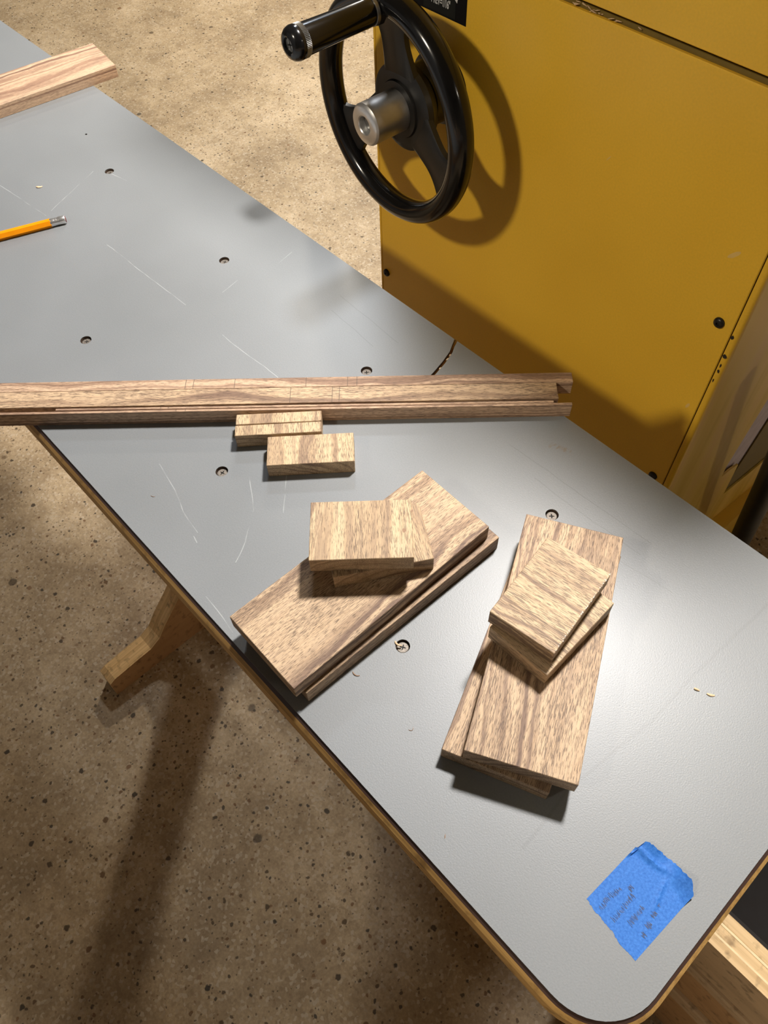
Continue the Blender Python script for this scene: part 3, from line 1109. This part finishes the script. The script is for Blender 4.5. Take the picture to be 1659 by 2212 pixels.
# handwriting: loops and strokes in four slanting rows
rng = random.Random(3)
wr = bmesh.new()
ROWS = [([(29.7, 119.6), (28.8, 125.3), (29.2, 130.7), (30.9, 136.6)], 9), ([(33.8, 139.0), (34.4, 141.8)], 2),
        ([(37.6, 119.9), (37.8, 125.9), (37.4, 132.6), (37.4, 139.0)], 9), ([(44.9, 125.4), (44.8, 132.3), (44.9, 138.0)], 7),
        ([(53.6, 125.6), (53.4, 128.0)], 2), ([(52.2, 131.0), (52.6, 134.4)], 3), ([(50.9, 137.2), (51.2, 140.8)], 3), ([(49.2, 143.6), (49.4, 146.0)], 2)]
for path, nl in ROWS:
    lens = [math.dist(a, b) for a, b in zip(path, path[1:])]
    tot = sum(lens)

    def at(s):
        for (a, b), l in zip(zip(path, path[1:]), lens):
            if s <= l:
                return (a[0] + (b[0] - a[0]) * s / l, a[1] + (b[1] - a[1]) * s / l)
            s -= l
        return path[-1]
    for k in range(nl):
        x, y = at(tot * (k + 0.5) / nl)
        h, w = 3.6, tot / nl * 0.72
        for _ in range(1):
            P = []
            nn_ = rng.randrange(5, 8)
            for i in range(nn_):
                a = (i / (nn_ - 1) - 0.5) * 1.1 + rng.uniform(-.25, .25)
                b = (0.5 if i % 2 else -0.5) * rng.uniform(0.4, 1.0) + rng.uniform(-.15, .15)
                P.append(W(x - b * h, y + a * w, 0.28) - TO)
            tube_bm(P, 0.00009, 5, bm=wr, squash=0.5)
link('pencil_writing', wr, 'graphite', tape)


# ------------------------------------------------------------------ chips and splinters
def chip(name, label, x, y, ang, L, w, h, mat, curl=0.0, z=0.0):
    o_loc = W(x, y, z)
    bm = bmesh.new()
    P, Rr = [], []
    for i in range(7):
        t = i / 6
        a = ang + curl * (t - .5)
        P.append(mmv(((t - .5) * L * math.cos(a), (t - .5) * L * math.sin(a), h * 0.5 + 0.35 * math.sin(t * 5) * h * 0.4 + h * 0.2)))
        Rr.append((w / 2) * (0.45 + 0.75 * math.sin(PI * (0.12 + 0.76 * t)) + random.uniform(-.1, .1)) / 1000)
    tube_bm(P, Rr, 8, bm=bm, squash=h / w)
    zmin = min(v.co.z for v in bm.verts)
    for v in bm.verts:
        v.co.z -= zmin - 0.00003
    o = link(name, bm, mat)
    o.location = o_loc
    return tag(o, label, 'wood chip', 'loose chips and splinters')


chip('wood_chip', 'tiny pale wood chip between the pencil and the striped board', -797.2, 234.1, 0.9, 6.5, 2.2, 0.9, 'chipwood', 0.8)
chip('wood_chip', 'tiny rounded wood chip, left of two on the table right of the right stack', -7.9, 265.0, 0.35, 3.6, 1.3, 0.9, 'chipwood')
chip('wood_chip', 'tiny pointed wood chip, right of two on the table right of the right stack', 0.3, 268.2, 0.55, 5.0, 1.4, 0.7, 'chipwood', 0.4)
chip('wood_splinter', 'hair thin dark splinter on the open table at the left below the strips', -380.3, 97.3, 0.55, 3.6, 0.35, 0.3, 'chipdark', 0.6)
chip('wood_splinter', 'hair thin dark splinter on the table below the shadow of the right stack', -56.3, 84.5, -0.9, 2.4, 0.4, 0.3, 'chipdark')
chip('wood_splinter', 'thin curled dark fibre on the table between the two stacks near the front', -114.6, 114.3, 1.3, 4.2, 0.3, 0.3, 'chipdark', 1.4)
chip('wood_splinter', 'dark curl of wood beside the near long edge of the left stack', -166.5, 113.0, 0.3, 6.0, 0.7, 0.5, 'chipdark', 0.9)
chip('wood_shaving', 'pale curl of shaving caught on the screw between the two stacks', -163.0, 147.8, 0.2, 6.0, 1.2, 0.9, 'chipwood', 0.9, z=0.0)

# ------------------------------------------------------------------ unseen tall cabinet, added to shade the near floor and table
tall = empty('shading_cabinet', W(-1230, -850, -850), 'tall unseen grey cabinet added to shade the near floor and table', 'cabinet')
for nm, a in (('carcass', (-900, 900, -200, 190, 0, 1765)), ('door', (-898, -2, 191, 209, 20, 1755)), ('door', (2, 898, 191, 209, 20, 1755))):
    link(nm, box_bm(*a, 2.0), 'cab_grey', tall)
for hx in (-40, 40):
    link('door_handle', box_bm(hx - 8, hx + 8, 209, 235, 700, 860, 4, 2), 'knurl', tall)

# ------------------------------------------------------------------ plywood cabinet under the right end of the table
cab = empty('plywood_cabinet', W(320, 500, -850), 'open plywood cabinet with thick laminated rim below the right end of the table', 'cabinet')
CB = cab.location.copy()


def cbox(name, x0, x1, y0, y1, z0, z1, mat, bevel=0.6):
    bm = box_bm(x0, x1, y0, y1, z0, z1, bevel, 1)
    d = W(0, 0, 0) - CB
    for v in bm.verts:
        v.co += d
    return link(name, bm, mat, cab)


CX0, CX1 = 60, 760
cbox('rim_ply', CX0, CX1, 272, 283.5, -500, -400, 'pine', 0.8)
cbox('rim_ply', CX0, CX1, 283.7, 295.6, -470, -400.2, 'ply_top', 0.4)
cbox('rim_ply', CX0, CX1, 295.8, 308, -470, -400, 'ply_top', 0.8)
for yy in (281.6, 293.6):
    cbox('glue_line', CX0, CX1, yy, yy + 2.4, -420, -399.7, 'ply_glue', 0)
cbox('rim_facing', CX0, CX1, 272, 282, -400.5, -399.6, 'ply_top', 0)
cbox('front_rail', CX0, CX1, 268, 283.5, -523, -503, 'pine', 2)
cbox('front_board', CX0, CX1, 276, 290, -640, -500, 'pine_brown', 0.6)
cbox('front_rail', CX0, CX1, 270, 290, -672, -641, 'pine', 2)
cbox('front_board', CX0, CX1, 276, 290, -848, -673, 'pine_brown', 0.6)
cbox('shade_liner', CX0, CX1, 308.5, 312, -840, -402, 'cab_shade', 0)  # added sheet that carries the painted interior shade
cbox('back_board', CX0, CX1, 720, 740, -850, -400, 'cab_shade', 0.6)
cbox('end_board', CX0, CX0 + 18, 312, 720, -850, -400, 'cab_shade', 0.6)
cbox('end_board', CX1 - 18, CX1, 312, 720, -850, -400, 'cab_shade', 0.6)
cbox('bottom_board', CX0 + 18, CX1 - 18, 312, 720, -850, -832, 'cab_shade', 0.4)
